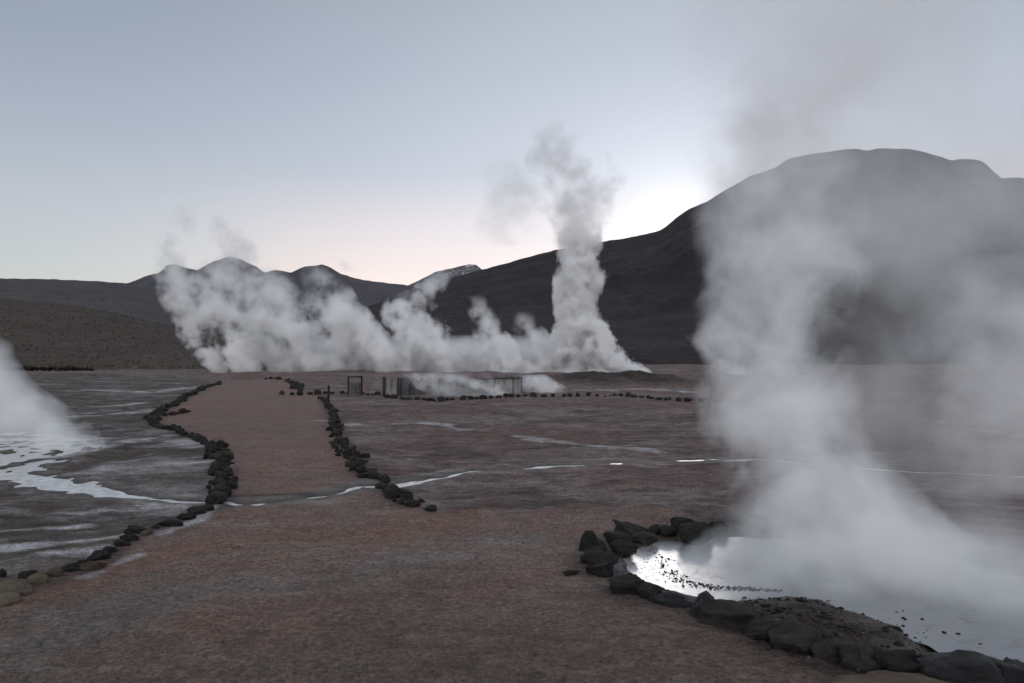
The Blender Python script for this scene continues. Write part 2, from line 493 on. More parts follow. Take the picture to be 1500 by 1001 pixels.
N.principled(wc, N.mapr(scum, 0, 1, 0.30, 0.45), nb, 0.5, 0.72)


wms = new_mat("stream_water_surface")
N = NT(wms.node_tree)
tcn = N.n("ShaderNodeTexCoord"); pos = tcn.outputs["Object"]
sn = N.noise(pos, 9.0, 4, 0.65, 0.3)
N.principled(N.mix(N.mapr(sn, 0.4, 0.65), (0.80, 0.80, 0.81), (0.42, 0.41, 0.41)), 0.3, N.bump(sn, 0.35, 0.03), 0.5, 0.75)


def water(name, pl, z, grow=0.0):
    bm = bmesh.new()
    vs = [bm.verts.new((p[0], p[1], z)) for p in pl]
    f = bm.faces.new(vs)
    bmesh.ops.triangulate(bm, faces=[f])
    bmesh.ops.recalc_face_normals(bm, faces=bm.faces)
    for f in bm.faces:
        if f.normal.z < 0: f.normal_flip()
    me = bpy.data.meshes.new(name); bm.to_mesh(me); bm.free()
    me.materials.append(wmt)
    o = bpy.data.objects.new(name, me); C.objects.link(o)
    return tag(o, kind="structure")


def ribbon(pl, w):
    pl = np.array(pl)
    L, R_ = [], []
    for i in range(len(pl)):
        a = pl[max(i - 1, 0)]; b = pl[min(i + 1, len(pl) - 1)]
        t = (b - a) / (np.linalg.norm(b - a) + 1e-9)
        n = np.array([-t[1], t[0]])
        L.append(pl[i] + n * w); R_.append(pl[i] - n * w)
    return np.array(L + R_[::-1])


def offset_poly(pl, d_):
    c = pl.mean(0)
    v = pl - c
    return c + v * (1 + d_ / np.linalg.norm(v, axis=1, keepdims=True))


WZ = -0.035
water("pool_water", offset_poly(pool_poly, 0.35), WZ)
water("spring_water", offset_poly(spring_poly, 0.5), WZ)
for nm, pl, zz in (("stream_water", stream_l, WZ + 0.004), ("stream_water", stream_m, WZ + 0.002)):
    w_ = 0.42
    pl = np.array(pl)
    nr = len(pl)
    rb = ribbon(pl, w_)
    vs = [(p[0], p[1], zz) for p in rb]
    n_ = len(rb)
    fs = [(i, n_ - 1 - i, n_ - 2 - i, i + 1) for i in range(nr - 1)]
    o = mesh_obj(nm, vs, fs, wms)
    tag(o, kind="structure")

# ------------------------------------------------------------------ hills and mountains
def hill_mat(name, c1, c2, c3, scale, snow=False):
    m = new_mat(name)
    global N
    N = NT(m.node_tree)
    t = N.n("ShaderNodeTexCoord"); p = t.outputs["Object"]
    a = N.noise(p, scale, 6, 0.65, 0.5)
    b = N.noise(p, scale * 6, 5, 0.7, 0.2)
    c_ = N.noise(p, scale * 40, 3, 0.7)
    col = N.mix(N.mapr(a, 0.38, 0.62), c1, c2)
    col = N.mix(N.math("MULTIPLY", N.mapr(b, 0.48, 0.68), 0.7), col, c3)
    col = N.mix(1.0, col, N.mapr(c_, 0.3, 0.7, 0.6, 1.4), "MULTIPLY")
    if snow:
        g = N.n("ShaderNodeNewGeometry")
        sp_ = N.n("ShaderNodeSeparateXYZ"); N.link(p, sp_.inputs[0])
        rr = N.noise(scaled(p, (1.0, 1.0, 0.25)), scale * 9, 4, 0.7, 1.5)
        f = N.math("MULTIPLY", N.mapr(rr, 0.56, 0.62), N.mapr(sp_.outputs["Z"], snow[0], snow[1]))
        col = N.mix(f, col, (0.5, 0.52, 0.56))
    nb = N.bump(N.math("ADD", a, N.math("MULTIPLY", b, 0.5)), 0.8, 0.06 / scale)
    N.principled(col, 0.95, nb, 0.1)
    return m


def hill(name, crest, D_crest, D_base, base_py, mat, amp=0.05, nu=420, nv=60, back=1.2, seed=0, power=1.0, gully_amp=0.0):
    """terrain whose skyline passes through the given photo directions, foot at D_base, crest at D_crest"""
    cx = np.array([c[0] for c in crest], float); cy = np.array([c[1] for c in crest], float)
    px = np.linspace(cx[0], cx[-1], nu)
    py = np.interp(px, cx, cy)
    k = np.array([0.25, 0.5, 0.25])
    py = np.convolve(np.pad(py, 1, mode="edge"), k, "valid")
    py = py + 1.3 * fbm(px * 0.045, px * 0 + seed, 4, seed)
    u = (px - 750.0) / F
    vv = (500.5 - py) / F
    tanel = (SP + vv * CP) / (CP - vv * SP)
    t = np.concatenate([np.linspace(0, 1, nv), 1 + np.linspace(0, 1, 14)[1:] ** 1.2])
    T, U = np.meshgrid(t, u, indexing="ij")
    TE = np.broadcast_to(tanel, T.shape)
    Dc = D_crest * (1 + 0.06 * fbm(U * 2.0, U * 0 + 3.3, 3, seed + 2))
    hc = Dc * TE + CAM_Z
    D = D_base + (Dc - D_base) * T
    prof = np.where(T <= 1, np.power(np.clip(T, 0, 1), power), 1 - 0.9 * (T - 1) ** 1.1)
    fade = np.clip(np.sin(np.pi * np.clip(T, 0, 1)), 0, 1)
    s = 8.0 / D_crest
    Xw = U * D
    rel = fbm(Xw * s, D * s * 0.7, 5, seed + 5)
    rid = -np.abs(fbm(Xw * s * 1.6 + 0.3 * rel, D * s * 0.25, 4, seed + 9))
    Z = hc * prof + hc * fade * (amp * rel + gully_amp * rid)
    Z = np.maximum(Z, -2.0) - 1.5 * (T == 0)
    v = np.stack([Xw, D, Z], -1).reshape(-1, 3)
    o = mesh_obj(name, v, grid_faces(len(t), nu), mat)
    return tag(o, kind="structure")


m_far_hill = hill_mat("far_mountain_rock", (0.058, 0.056, 0.066), (0.082, 0.076, 0.086), (0.05, 0.05, 0.06), 0.006)  # far ranges: slight bluish haze of distance is put into the base colours
m_plateau = hill_mat("plateau_slope", (0.056, 0.054, 0.058), (0.075, 0.068, 0.068), (0.05, 0.047, 0.048), 0.01)
m_snowy = hill_mat("snow_streaked_rock", (0.085, 0.083, 0.095), (0.11, 0.105, 0.115), (0.07, 0.07, 0.08), 0.004, snow=(120, 220))
m_dark = hill_mat("dark_mountain_scree", (0.023, 0.0195, 0.0215), (0.040, 0.033, 0.034), (0.018, 0.0155, 0.0175), 0.012)
m_slope = hill_mat("grassy_scree_slope", (0.046, 0.039, 0.034), (0.066, 0.053, 0.046), (0.076, 0.064, 0.052), 0.03)

hill("mountain", [(540, 440), (570, 428), (600, 417), (625, 405), (640, 398), (655, 394), (672, 391), (688, 387), (697, 388), (706, 395), (730, 405), (800, 430), (880, 470)],
     2600, 1700, 540, m_snowy, amp=0.12, seed=4, gully_amp=0.10)
hill("mountain", [(120, 425), (170, 418), (190, 414), (215, 404), (232, 399), (243, 389), (256, 387), (275, 394), (287, 396), (310, 384), (325, 378), (336, 376),
                  (352, 380), (375, 391), (386, 400), (400, 396), (412, 397), (426, 400), (440, 393), (447, 390), (460, 390), (470, 387), (479, 390), (500, 402),
                  (530, 410), (560, 414), (590, 417), (620, 424), (680, 440), (760, 470)],
     1500, 700, 540, m_far_hill, amp=0.12, seed=14, gully_amp=0.12)
hill("hill", [(-1500, 470), (-900, 420), (-400, 402), (0, 408), (60, 409), (120, 411), (185, 415), (230, 430), (330, 470), (480, 520)],
     700, 260, 540, m_plateau, amp=0.06, seed=24)
hill("hill", [(-1500, 480), (-700, 420), (-200, 425), (0, 436), (60, 442), (110, 447), (160, 456), (220, 470), (300, 492), (400, 515), (520, 533), (700, 540)],
     240, 112, 540, m_slope, amp=0.10, seed=34, power=0.85)
hill("dark_mountain", [(430, 500), (520, 455), (600, 428), (650, 410), (700, 397), (740, 386), (780, 375), (815, 366), (850, 360), (890, 353), (920, 349), (945, 343), (962, 340),
                       (976, 333), (992, 318), (1012, 306), (1040, 294), (1075, 272), (1102, 258), (1140, 245), (1156, 233), (1190, 226), (1242, 219), (1256, 218),
                       (1276, 221), (1290, 217), (1340, 219), (1370, 226), (1396, 235), (1430, 233), (1446, 238), (1460, 252), (1471, 262), (1486, 260),
                       (1520, 262), (1620, 290), (1800, 330), (2100, 380), (2500, 430), (3000, 470)],
     900, 190, 538, m_dark, amp=0.10, nu=700, nv=90, seed=44, gully_amp=0.10, power=1.15)

# ------------------------------------------------------------------ rocks
def rock_mat(name, c1, c2, c3, spec=0.25, rough=0.85):
    m = new_mat(name)
    N = NT(m.node_tree)
    t = N.n("ShaderNodeTexCoord"); p = t.outputs["Object"]
    oi = N.n("ShaderNodeObjectInfo")
    off = N.n("ShaderNodeVectorMath", operation="ADD")
    N.link(p, off.inputs[0])
    sc = N.vmath("SCALE", (13.1, 7.7, 3.3)); N.link(oi.outputs["Random"], sc.node.inputs["Scale"])
    N.link(sc, off.inputs[1])
    p = off.outputs[0]
    a = N.noise(p, 1.6, 5, 0.65, 0.4)
    b = N.noise(p, 9.0, 5, 0.7)
    c_ = N.noise(p, 30.0, 3, 0.7)
    col = N.mix(N.mapr(a, 0.35, 0.65), c1, c2)
    col = N.mix(N.math("MULTIPLY", N.mapr(b, 0.52, 0.72), 0.6), col, c3)
    g = N.n("ShaderNodeNewGeometry")
    sp_ = N.n("ShaderNodeSeparateXYZ"); N.link(g.outputs["Normal"], sp_.inputs[0])
    dust = N.math("MULTIPLY", N.mapr(sp_.outputs["Z"], 0.5, 1.0), N.mapr(a, 0.4, 0.7, 0.0, 0.35))
    col = N.mix(dust, col, (c3[0] * 1.25, c3[1] * 1.2, c3[2] * 1.1))
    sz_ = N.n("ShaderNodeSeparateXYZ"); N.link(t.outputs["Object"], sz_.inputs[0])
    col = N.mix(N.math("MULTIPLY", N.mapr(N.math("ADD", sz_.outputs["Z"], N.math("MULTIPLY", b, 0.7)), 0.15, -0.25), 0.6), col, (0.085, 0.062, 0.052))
    br = N.mapr(oi.outputs["Random"], 0, 1, 0.75, 1.5)
    col = N.mix(1.0, col, br, "MULTIPLY")
    nb = N.bump(N.math("ADD", b, N.math("MULTIPLY", c_, 0.5)), 0.7, 0.09)
    N.principled(col, rough, nb, spec)
    return m


RM = {
    "dark": rock_mat("dark_lava_rock", (0.011, 0.0105, 0.011), (0.024, 0.0215, 0.021), (0.044, 0.040, 0.037)),
    "olive": rock_mat("olive_grey_rock", (0.020, 0.018, 0.015), (0.036, 0.032, 0.027), (0.052, 0.046, 0.039)),
    "black": rock_mat("black_wet_rock", (0.006, 0.006, 0.0075), (0.012, 0.0115, 0.0135), (0.022, 0.021, 0.023), 0.5, 0.55),
    "blue": rock_mat("blue_grey_wet_rock", (0.05, 0.052, 0.062), (0.085, 0.09, 0.105), (0.15, 0.155, 0.17), 0.6, 0.4),
    "tan": rock_mat("tan_boulder_rock", (0.085, 0.070, 0.052), (0.125, 0.103, 0.078), (0.155, 0.13, 0.10)),
    "brown": rock_mat("brown_rock", (0.065, 0.048, 0.038), (0.10, 0.075, 0.058), (0.12, 0.092, 0.072)),
    "far": rock_mat("far_dark_rock", (0.016, 0.014, 0.014), (0.028, 0.024, 0.024), (0.042, 0.036, 0.034)),
}


def rock_mesh(seed, sub=3, cuts=14, cut0=0.48, cut1=0.85, rough=0.16):
    r = random.Random(seed)
    bm = bmesh.new()
    bmesh.ops.create_icosphere(bm, subdivisions=sub, radius=1.0)
    planes = []
    for _ in range(cuts):
        v = Vector((r.gauss(0, 1), r.gauss(0, 1), r.gauss(0, 0.8))).normalized()
        planes.append((v, r.uniform(cut0, cut1)))
    o = Vector((r.uniform(-50, 50), r.uniform(-50, 50), r.uniform(-50, 50)))
    for v in bm.verts:
        p = v.co.copy()
        for n, dd in planes:
            k = p.dot(n) - dd
            if k > 0: p -= n * (k * 0.93)
        nn = v.co.normalized()
        p += nn * (rough * 1.4 * mnoise.fractal(nn * 1.5 + o, 0.9, 2.0, 3) + rough * 0.5 * mnoise.fractal(nn * 5.0 + o, 0.8, 2.0, 3))
        v.co = p
    # normalise the box to -1..1
    lo = Vector([min(v.co[i] for v in bm.verts) for i in range(3)])
    hi = Vector([max(v.co[i] for v in bm.verts) for i in range(3)])
    for v in bm.verts:
        v.co = Vector([(v.co[i] - lo[i]) / (hi[i] - lo[i]) * 2 - 1 for i in range(3)])
    for f in bm.faces: f.smooth = True
    me = bpy.data.meshes.new("rock")
    bm.to_mesh(me); bm.free()
    return me


def gz(x, y):
    return float(ground_z(np.array([x]), np.array([y]))[0])


ROCKS = []


def put_rock(me, x, y, wx, wy, h, rz, label, group, sink=0.22, tilt=(0, 0), base=None):
    o = bpy.data.objects.new("rock", me)
    zb = gz(x, y) if base is None else base
    o.scale = (wx / 2, wy / 2, h / 2 / (1 - sink))
    o.location = (x, y, zb + h - o.scale[2])
    o.rotation_euler = (tilt[0], tilt[1], rz)
    C.objects.link(o)
    ROCKS.append(o)
    return tag(o, label, "rock", group)


# the ring of stones round the pool: photo box of each stone (x0, x1, top, base), material, label
G_RING = "rocks ringing the near hot pool"
ring = [
    (853, 882, 775, 814, "dark", 0, "tall pointed dark rock at the outer left end of the pool ring"),
    (861, 886, 789, 810, "dark", 1, "rounded dark rock close beside the tall pointed one at the pool ring"),
    (855, 903, 802, 834, "dark", 2, "wide dark rock with pale streaks below the pointed one in the pool ring"),
    (862, 904, 822, 847, "dark", 3, "low dark rock under the pale-streaked one at the pool's left tip"),
    (886, 915, 824, 846, "blue", 4, "small wet blue-grey rock with a shiny spot at the pool's left tip"),
    (897, 958, 840, 874, "dark", 5, "broad flat-topped dark rock on the pool's near shore by the shiny rock"),
    (938, 986, 850, 887, "olive", 6, "brownish sloping rock next to the broad flat-topped one on the near shore"),
    (956, 1013, 861, 892, "black", 7, "low wide black rock left of the upright black one on the near shore"),
    (1006, 1047, 863, 912, "black", 8, "upright leaning black rock with a rounded top on the pool's near shore"),
    (1028, 1101, 877, 923, "olive", 9, "big rounded olive-grey boulder right beside the upright black rock"),
    (1088, 1156, 904, 938, "dark", 10, "dark low rock just right of the big olive-grey boulder"),
    (1132, 1203, 911, 962, "olive", 11, "large rounded grey rock at the gravel bank, second boulder past the upright one"),
    (1192, 1240, 931, 972, "olive", 12, "squarish grey rock half buried between the large rounded one and the bank"),
    (1238, 1300, 940, 988, "olive", 13, "grey-brown rock with a cracked face at the lower gravel bank"),
    (1286, 1347, 950, 992, "dark", 14, "dark square-faced rock at the corner where the bank meets the pale water"),
    (1356, 1471, 951, 1014, "black", 15, "biggest smooth black boulder standing before the pale water"),
    (1467, 1530, 967, 1020, "black", 16, "black boulder cut by the frame beside the biggest black one"),
    (1236, 1404, 982, 1030, "brown", 17, "wide flat reddish-brown slab of rock along the bottom edge"),
    (905, 956, 757, 789, "dark", 18, "angular dark rock with a long right slope behind the pool's left tip"),
    (888, 926, 777, 803, "olive", 19, "brown mossy rock between the pointed one and the angular one"),
    (897, 934, 790, 815, "olive", 20, "low olive rock on the inner bank at the pool's left tip"),
    (925, 962, 778, 796, "olive", 21, "low brown rock at the water under the angular one"),
    (950, 972, 767, 786, "dark", 22, "small dark rock in the back row right of the angular one"),
    (966, 990, 769, 787, "dark", 23, "small rounded rock in the back row before the steam"),
    (984, 1022, 755, 783, "dark", 24, "dark lumpy rock in the back row at the edge of the steam"),
    (998, 1042, 764, 797, "olive", 25, "rock jutting down into the pool at the back, veiled by steam"),
    (1040, 1066, 762, 782, "olive", 26, "rock of the back row fading behind the steam"),
]
for i, (x0, x1, yt, yb, mt, sd, lab) in enumerate(ring):
    pb = G((x0 + x1) / 2, yb - 0.22 * (yb - yt))
    D = pb[1]
    w = (x1 - x0) * D / F
    top = P((x0 + x1) / 2, yt, D + 0.05)[2]
    me = rock_mesh(100 + sd, 4, 12, 0.52, 0.88, 0.15)
    me.materials.append(RM[mt])
    dep = w * (0.85 if w < 0.35 else 0.6)
    if sd == 0: w *= 1.35
    o = put_rock(me, pb[0], D + 0.02, w * 1.2, dep * 1.15, max(top, 0.05) + 0.02, 0.0, lab, G_RING, sink=0.25, base=-0.02)
    if sd == 0:   # the pointed stone: pull its top to a point
        for v in me.vertices:
            k = (v.co.z + 1) / 2
            v.co.x = v.co.x * (1 - 0.38 * k ** 1.6) - 0.12 * k
    if sd == 18:
        for v in me.vertices:
            k = (v.co.x + 1) / 2
            v.co.z = v.co.z * (1 - 0.6 * k) - 0.45 * k
    if sd == 8:
        for v in me.vertices:
            k = (v.co.z + 1) / 2
            v.co.x = v.co.x * (1 - 0.35 * k) + 0.28 * k
# thin dark stone lying outside the ring
a = G(836, 843)
me = rock_mesh(170, 3); me.materials.append(RM["dark"])
put_rock(me, a[0], a[1], 0.15, 0.05, 0.04, 0.35, "thin dark sliver of rock lying on the gravel outside the pool ring", G_RING)

# tan and dark stones of the near left row
G_LEFT = "rocks lining the left edge of the path"
nearrow = [
    (-22, 26, 866, 892, "tan", "lowest tan boulder of the row, cut by the left frame edge"),
    (-14, 46, 849, 878, "tan", "largest tan boulder, second from the bottom of the left row"),
    (38, 68, 838, 861, "tan", "round tan boulder just above the largest tan one"),
    (64, 92, 832, 847, "brown", "flat brown rock between the tan boulders and the first dark rock"),
    (24, 52, 834, 850, "dark", "dark rock tucked behind the tan boulders"),
    (88, 119, 821, 839, "dark", "first dark rock after the tan boulders in the left row"),
    (108, 129, 819, 833, "dark", "small dark rock leaning on the first dark one in the left row"),
    (126, 160, 805, 822, "dark", "low oblong dark rock in the left row, alone in a gap"),
    (164, 190, 788, 804, "dark", "dark rock below the double-humped one in the left row"),
    (172, 200, 781, 798, "dark", "dark rock in the middle of the tight cluster of the left row"),
    (181, 216, 768, 787, "dark", "highest double-humped dark rock of the left row's tight cluster"),
    (216, 233, 767, 779, "dark", "small pointed dark rock after the double-humped one"),
    (228, 268, 760, 774, "dark", "long low dark rock in the left row near the stream"),
    (257, 284, 751, 764, "dark", "oval dark rock next to the long low one near the stream"),
    (271, 301, 740, 756, "dark", "large dark rock below the heap at the stream crossing"),
    (296, 313, 738, 750, "dark", "small dark rock touching the heap at the stream crossing"),
    (146, 168, 799, 812, "dark", "low dark rock filling the gap before the left row's tight cluster"),
    (204, 222, 775, 788, "brown", "small brownish rock at the upper foot of the double-humped one"),
    (112, 150, 822, 836, "brown", "flat brown rock half buried in front of the oblong dark one"),
    (-4, 8, 837, 846, "dark", "lone small black rock on the pale flat beside the tan boulders"),
]
for i, (x0, x1, yt, yb, mt, lab) in enumerate(nearrow):
    pb = G((x0 + x1) / 2, yb - 0.25 * (yb - yt))
    D = pb[1]
    w = (x1 - x0) * D / F
    top = P((x0 + x1) / 2, yt, D + 0.05)[2]
    me = rock_mesh(200 + i, 4, 7 if mt == "tan" else 13, 0.75 if mt == "tan" else 0.5, 0.97 if mt == "tan" else 0.85, 0.07 if mt == "tan" else 0.16)
    me.materials.append(RM[mt])
    put_rock(me, pb[0], D + 0.02, w * 1.05, w * 0.7, max(top, 0.05) + 0.02, random.uniform(-0.2, 0.2), lab, G_LEFT, 0.25, base=-0.02)

variants = []
for k in range(14):
    me = rock_mesh(300 + k, 3, 14, 0.45, 0.85, 0.2); me.materials.append(RM["dark"] if k < 10 else RM["olive"]); variants.append(me)
far_variants = []
for k in range(8):
    me = rock_mesh(330 + k, 2, 10, 0.5, 0.9, 0.15); me.materials.append(RM["far"]); far_variants.append(me)


def row(pts, size, step, spread, label, group, meshes=variants, seed=1, lift=1.0):
    """stones along a line of photo points, laid on the ground"""
    r = random.Random(seed)
    pl = [G(a, b)[:2] for a, b in pts]
    tot, segs = 0.0, []
    for a, b in zip(pl[:-1], pl[1:]):
        L = np.linalg.norm(b - a); segs.append((tot, L, a, b)); tot += L
    s = 0.0; n = 0
    while s < tot:
        for (t0, L, a, b) in segs:
            if t0 <= s <= t0 + L:
                p = a + (b - a) * ((s - t0) / L); tdir = (b - a) / L; break
        nrm = np.array([-tdir[1], tdir[0]])
        p = p + nrm * r.gauss(0, spread)
        sz = size * r.choice((0.6, 0.75, 0.9, 1.0, 1.1, 1.35))
        h = sz * r.uniform(0.4, 0.75) * lift
        put_rock(r.choice(meshes), p[0], p[1], sz * r.uniform(0.9, 1.25), sz * r.uniform(0.7, 1.0), h, r.uniform(0, 6.28),
                 label(n, s / tot) if callable(label) else label, group, 0.22, (r.uniform(-0.15, 0.15), r.uniform(-0.15, 0.15)))
        n += 1
        s += step * sz / size * r.uniform(0.75, 1.25)
    return n


cnt = 0
cnt += row([(312, 738), (338, 736)], 0.19, 0.09, 0.08, "dark rock heaped where the left row meets the stream", "rocks heaped at the stream crossing of the left row", seed=3)
cnt += row([(322, 733), (324, 715), (325, 700), (320, 688), (323, 676), (320, 664), (326, 656)], 0.145, 0.088, 0.085,
           "dark rock in the left row's thick stretch above the stream", "rocks in the thick stretch of the left row", seed=4)
cnt += row([(318, 656), (300, 649), (280, 640), (262, 634), (245, 630), (230, 626), (222, 618)], 0.145, 0.12, 0.05,
           "dark rock in the left row's slanting stretch below its bend", "rocks in the slanting stretch of the left row", seed=5)
cnt += row([(222, 618), (226, 610), (236, 605), (246, 599), (258, 592), (270, 583), (282, 577), (295, 570), (310, 564), (323, 559)], 0.21, 0.28, 0.09,
           "dark rock in the far stretch of the left row beyond its bend", "rocks in the far stretch of the left row", seed=6)
cnt += row([(252, 608), (275, 604)], 0.22, 0.16, 0.05, "dark rock in the short spur branching onto the path at the bend", "rocks of the short spur at the bend", seed=7)
cnt += row([(472, 584), (478, 590), (487, 604), (490, 620), (493, 636), (502, 650)], 0.165, 0.17, 0.075,
           "dark rock in the far half of the row right of the path", "rocks in the far half of the right row", seed=8)
cnt += row([(502, 650), (511, 666), (521, 679), (536, 692), (550, 699)], 0.15, 0.12, 0.08,
           "dark rock midway along the row right of the path", "rocks in the middle of the right row", seed=9)
cnt += row([(545, 697), (562, 704), (575, 706)], 0.15, 0.085, 0.085,
           "dark rock in the heap beside the stream on the right row", "rocks heaped by the stream on the right row", seed=10)
cnt += row([(566, 712), (572, 722), (580, 732), (592, 737), (608, 742)], 0.16, 0.08, 0.06,
           "dark rock at the lower end of the right row", "rocks at the lower end of the right row", seed=11)
for (px, py, w, lab) in ((630, 749, 0.17, "lone dark rock lying past the lower end of the right row"),
                         (591, 727, 0.24, "dark rock set off to the right of the lower right row"),
                         (618, 734, 0.10, "small dark stone between the right row's end and the stream"),
                         (534, 668, 0.22, "low dark rock lying apart right of the right row's middle")):
    g_ = G(px, py); put_rock(random.choice(variants), g_[0], g_[1], w, w * 0.7, w * 0.42, 0.3, lab, "loose rocks by the right row"); cnt += 1
cnt += row([(572, 583), (600, 586), (640, 588)], 0.26, 0.30, 0.10, "dark rock in the dense start of the far row before the plank wall", "rocks in the far row before the plank wall", far_variants, 12)
cnt += row([(645, 588), (700, 585), (750, 581), (800, 581), (850, 580), (900, 579), (945, 583), (1000, 588), (1060, 590)], 0.25, 0.42, 0.07,
           "dark rock spaced along the far row running out to the right", "spaced rocks of the far row", far_variants, 13, 0.95)
cnt += row([(412, 579), (440, 579), (480, 577), (520, 577), (560, 578)], 0.28, 0.34, 0.10,
           "dark rock in the far row between thin post and plank wall", "rocks in the far row by the framed board", far_variants, 14)
cnt += row([(441, 573), (432, 564), (424, 558), (405, 556), (380, 555)], 0.30, 0.85, 0.12,
           "dark rock in the hindmost row closing the end of the path", "rocks in the hindmost row", far_variants, 15)

# the smallest-looking stones beyond the 290 largest lie together as one mass
ROCKS.sort(key=lambda o: -max(o.scale) / o.location.y)
V_, F_ = [], []
from mathutils import Matrix
nb_ = 0
for o in ROCKS[290:]:
    mw = Matrix.LocRotScale(o.location, o.rotation_euler, o.scale)
    V_ += [tuple(mw @ v.co) for v in o.data.vertices]
    F_ += [[nb_ + k for k in p.vertices] for p in o.data.polygons]
    nb_ = len(V_)
    bpy.data.objects.remove(o)
if V_:
    tag(mesh_obj("rubble", V_, np.array(F_), RM["far"]), "smallest dark stones filling the far stone rows", kind="stuff")


# ------------------------------------------------------------------ small built things
def box_mesh(bm, c, s, bevel=0.0, rz=0.0):
    from mathutils import Matrix
    mat = Matrix.Translation(c) @ Matrix.Rotation(rz, 4, "Z") @ Matrix.Diagonal((s[0], s[1], s[2], 1))
    r = bmesh.ops.create_cube(bm, size=1.0, matrix=mat)
    return r["verts"]


def bm_obj(name, bm, mat, parent):
    me = bpy.data.meshes.new(name); bm.to_mesh(me); bm.free()
    me.materials.append(mat)
    o = bpy.data.objects.new(name, me); C.objects.link(o); o.parent = parent
    return o


def wood_mat(name, c1, c2):
    m = new_mat(name)
    global N
    N = NT(m.node_tree)
    t = N.n("ShaderNodeTexCoord"); p = t.outputs["Object"]
    a = N.noise(scaled(p, (9, 9, 0.8)), 1.0, 4, 0.65, 0.3)
    b = N.noise(p, 1.2, 4, 0.6)
    st = N.noise(scaled(p, (4.2, 4.2, 0.25)), 1.0, 3, 0.7)
    col = N.mix(N.mapr(a, 0.35, 0.65), c1, c2)
    col = N.mix(N.math("MULTIPLY", N.mapr(b, 0.45, 0.7), 0.6), col, (0.03, 0.03, 0.03))
    col = N.mix(N.math("MULTIPLY", N.mapr(st, 0.46, 0.58), 0.85), col, (c1[0] * 0.4, c1[1] * 0.4, c1[2] * 0.4))
    N.principled(col, 0.9, N.bump(a, 0.5, 0.02), 0.2)
    return m


wood_grey = wood_mat("weathered_grey_planks", (0.17, 0.165, 0.16), (0.30, 0.29, 0.285))
wood_dark = wood_mat("dark_wet_planks", (0.055, 0.055, 0.06), (0.12, 0.12, 0.122))
wood_post = wood_mat("dark_timber", (0.028, 0.020, 0.018), (0.045, 0.033, 0.03))

# the low plank wall round the far bathing pool
e0 = G(562, 580); e1 = G(766, 576)
wall = empty("plank_wall", (e0[0], e0[1], 0))
tag(wall, "low weathered grey plank wall veiled in steam on the far plain", "wall")
ax = e1 - e0; wl_ = float(np.linalg.norm(ax[:2])); wall.rotation_euler.z = math.atan2(ax[1], ax[0])
rw = random.Random(3)
secs = [("plank_panel", 0.0, 0.62, wood_grey), ("plank_panel", 0.64, wl_ * 0.74, wood_dark), ("plank_panel", wl_ * 0.745, wl_, wood_grey)]
for nm, s0, s1, mt in secs:
    bm = bmesh.new()
    x = s0
    while x < s1 - 0.05:
        w_ = rw.uniform(0.11, 0.17)
        h = 0.74 + 0.07 * math.sin(x * 1.7) * math.sin(x * 0.6) + rw.uniform(-0.08, 0.07)
        box_mesh(bm, (x + w_ / 2, rw.uniform(-0.012, 0.012) + 0.10, h / 2 - 0.02), (w_ - 0.012, 0.035, h))
        x += w_
    bm_obj(nm, bm, mt, wall)
for k, x in enumerate([0.02, 0.66]):
    bm = bmesh.new()
    box_mesh(bm, (x, 0.02, 0.40 if k else 0.42), (0.06 if k else 0.14, 0.10, 0.84 if k else 0.88))
    bm_obj("post", bm, wood_post, wall)
for s0, s1 in ((wl_ * 0.40, wl_ * 0.57), (wl_ * 0.61, wl_ - 0.12)):
    bm = bmesh.new()
    box_mesh(bm, ((s0 + s1) / 2, 0.045, 0.73), (s1 - s0, 0.05, 0.06))
    bm_obj("top_rail", bm, wood_post, wall)
for nm, x in (("end_panel", wl_ + 0.02),):
    bm = bmesh.new()
    for k in range(14):
        h = 0.84 + rw.uniform(-0.05, 0.05)
        box_mesh(bm, (x, 0.22 + k * 0.145, h / 2 - 0.02), (0.035, 0.13, h))
    bm_obj(nm, bm, wood_grey, wall)

# framed board
b0 = G(520, 578)
bd = empty("notice_board", (b0[0], b0[1], 0), 0.05)
tag(bd, "small dark framed board with an open upper half left of the plank wall", "board")
for s in (-1, 1):
    bm = bmesh.new(); box_mesh(bm, (s * 0.31, 0, 0.42), (0.075, 0.075, 0.90)); bm_obj("post", bm, wood_post, bd)
bm = bmesh.new(); box_mesh(bm, (0, 0, 0.825), (0.54, 0.06, 0.07)); bm_obj("top_rail", bm, wood_post, bd)
bm = bmesh.new()
for k in range(4): box_mesh(bm, (0, 0.0, 0.10 + k * 0.125), (0.54, 0.035, 0.118))
bm_obj("board_panel", bm, wood_dark, bd)
# thin post
p0 = G(481, 586)
bm = bmesh.new()
vs = box_mesh(bm, (0, 0, 0.29), (0.085, 0.085, 0.62))
bmesh.ops.bevel(bm, geom=list(bm.edges), offset=0.012, segments=1, affect="EDGES")
me = bpy.data.meshes.new("marker_post"); bm.to_mesh(me); bm.free(); me.materials.append(wood_post)
o = bpy.data.objects.new("marker_post", me); o.location = (p0[0], p0[1], 0); o.rotation_euler = (0.03, 0.02, 0.3); C.objects.link(o)
tag(o, "thin dark upright post at the far end of the right stone row", "post")

# ------------------------------------------------------------------ vegetation at the foot of the left slope
def leaf_mat(name, c1, c2):
    m = new_mat(name)
    N = NT(m.node_tree)
    t = N.n("ShaderNodeTexCoord")
    a = N.noise(t.outputs["Object"], 1.3, 4, 0.7)
    N.principled(N.mix(N.mapr(a, 0.35, 0.65), c1, c2), 0.9, None, 0.1)
    return m


shrub_m = leaf_mat("dark_shrub_leaves", (0.018, 0.019, 0.014), (0.036, 0.036, 0.026))
tuss_m = leaf_mat("dry_tussock_grass", (0.046, 0.040, 0.033), (0.075, 0.063, 0.050))


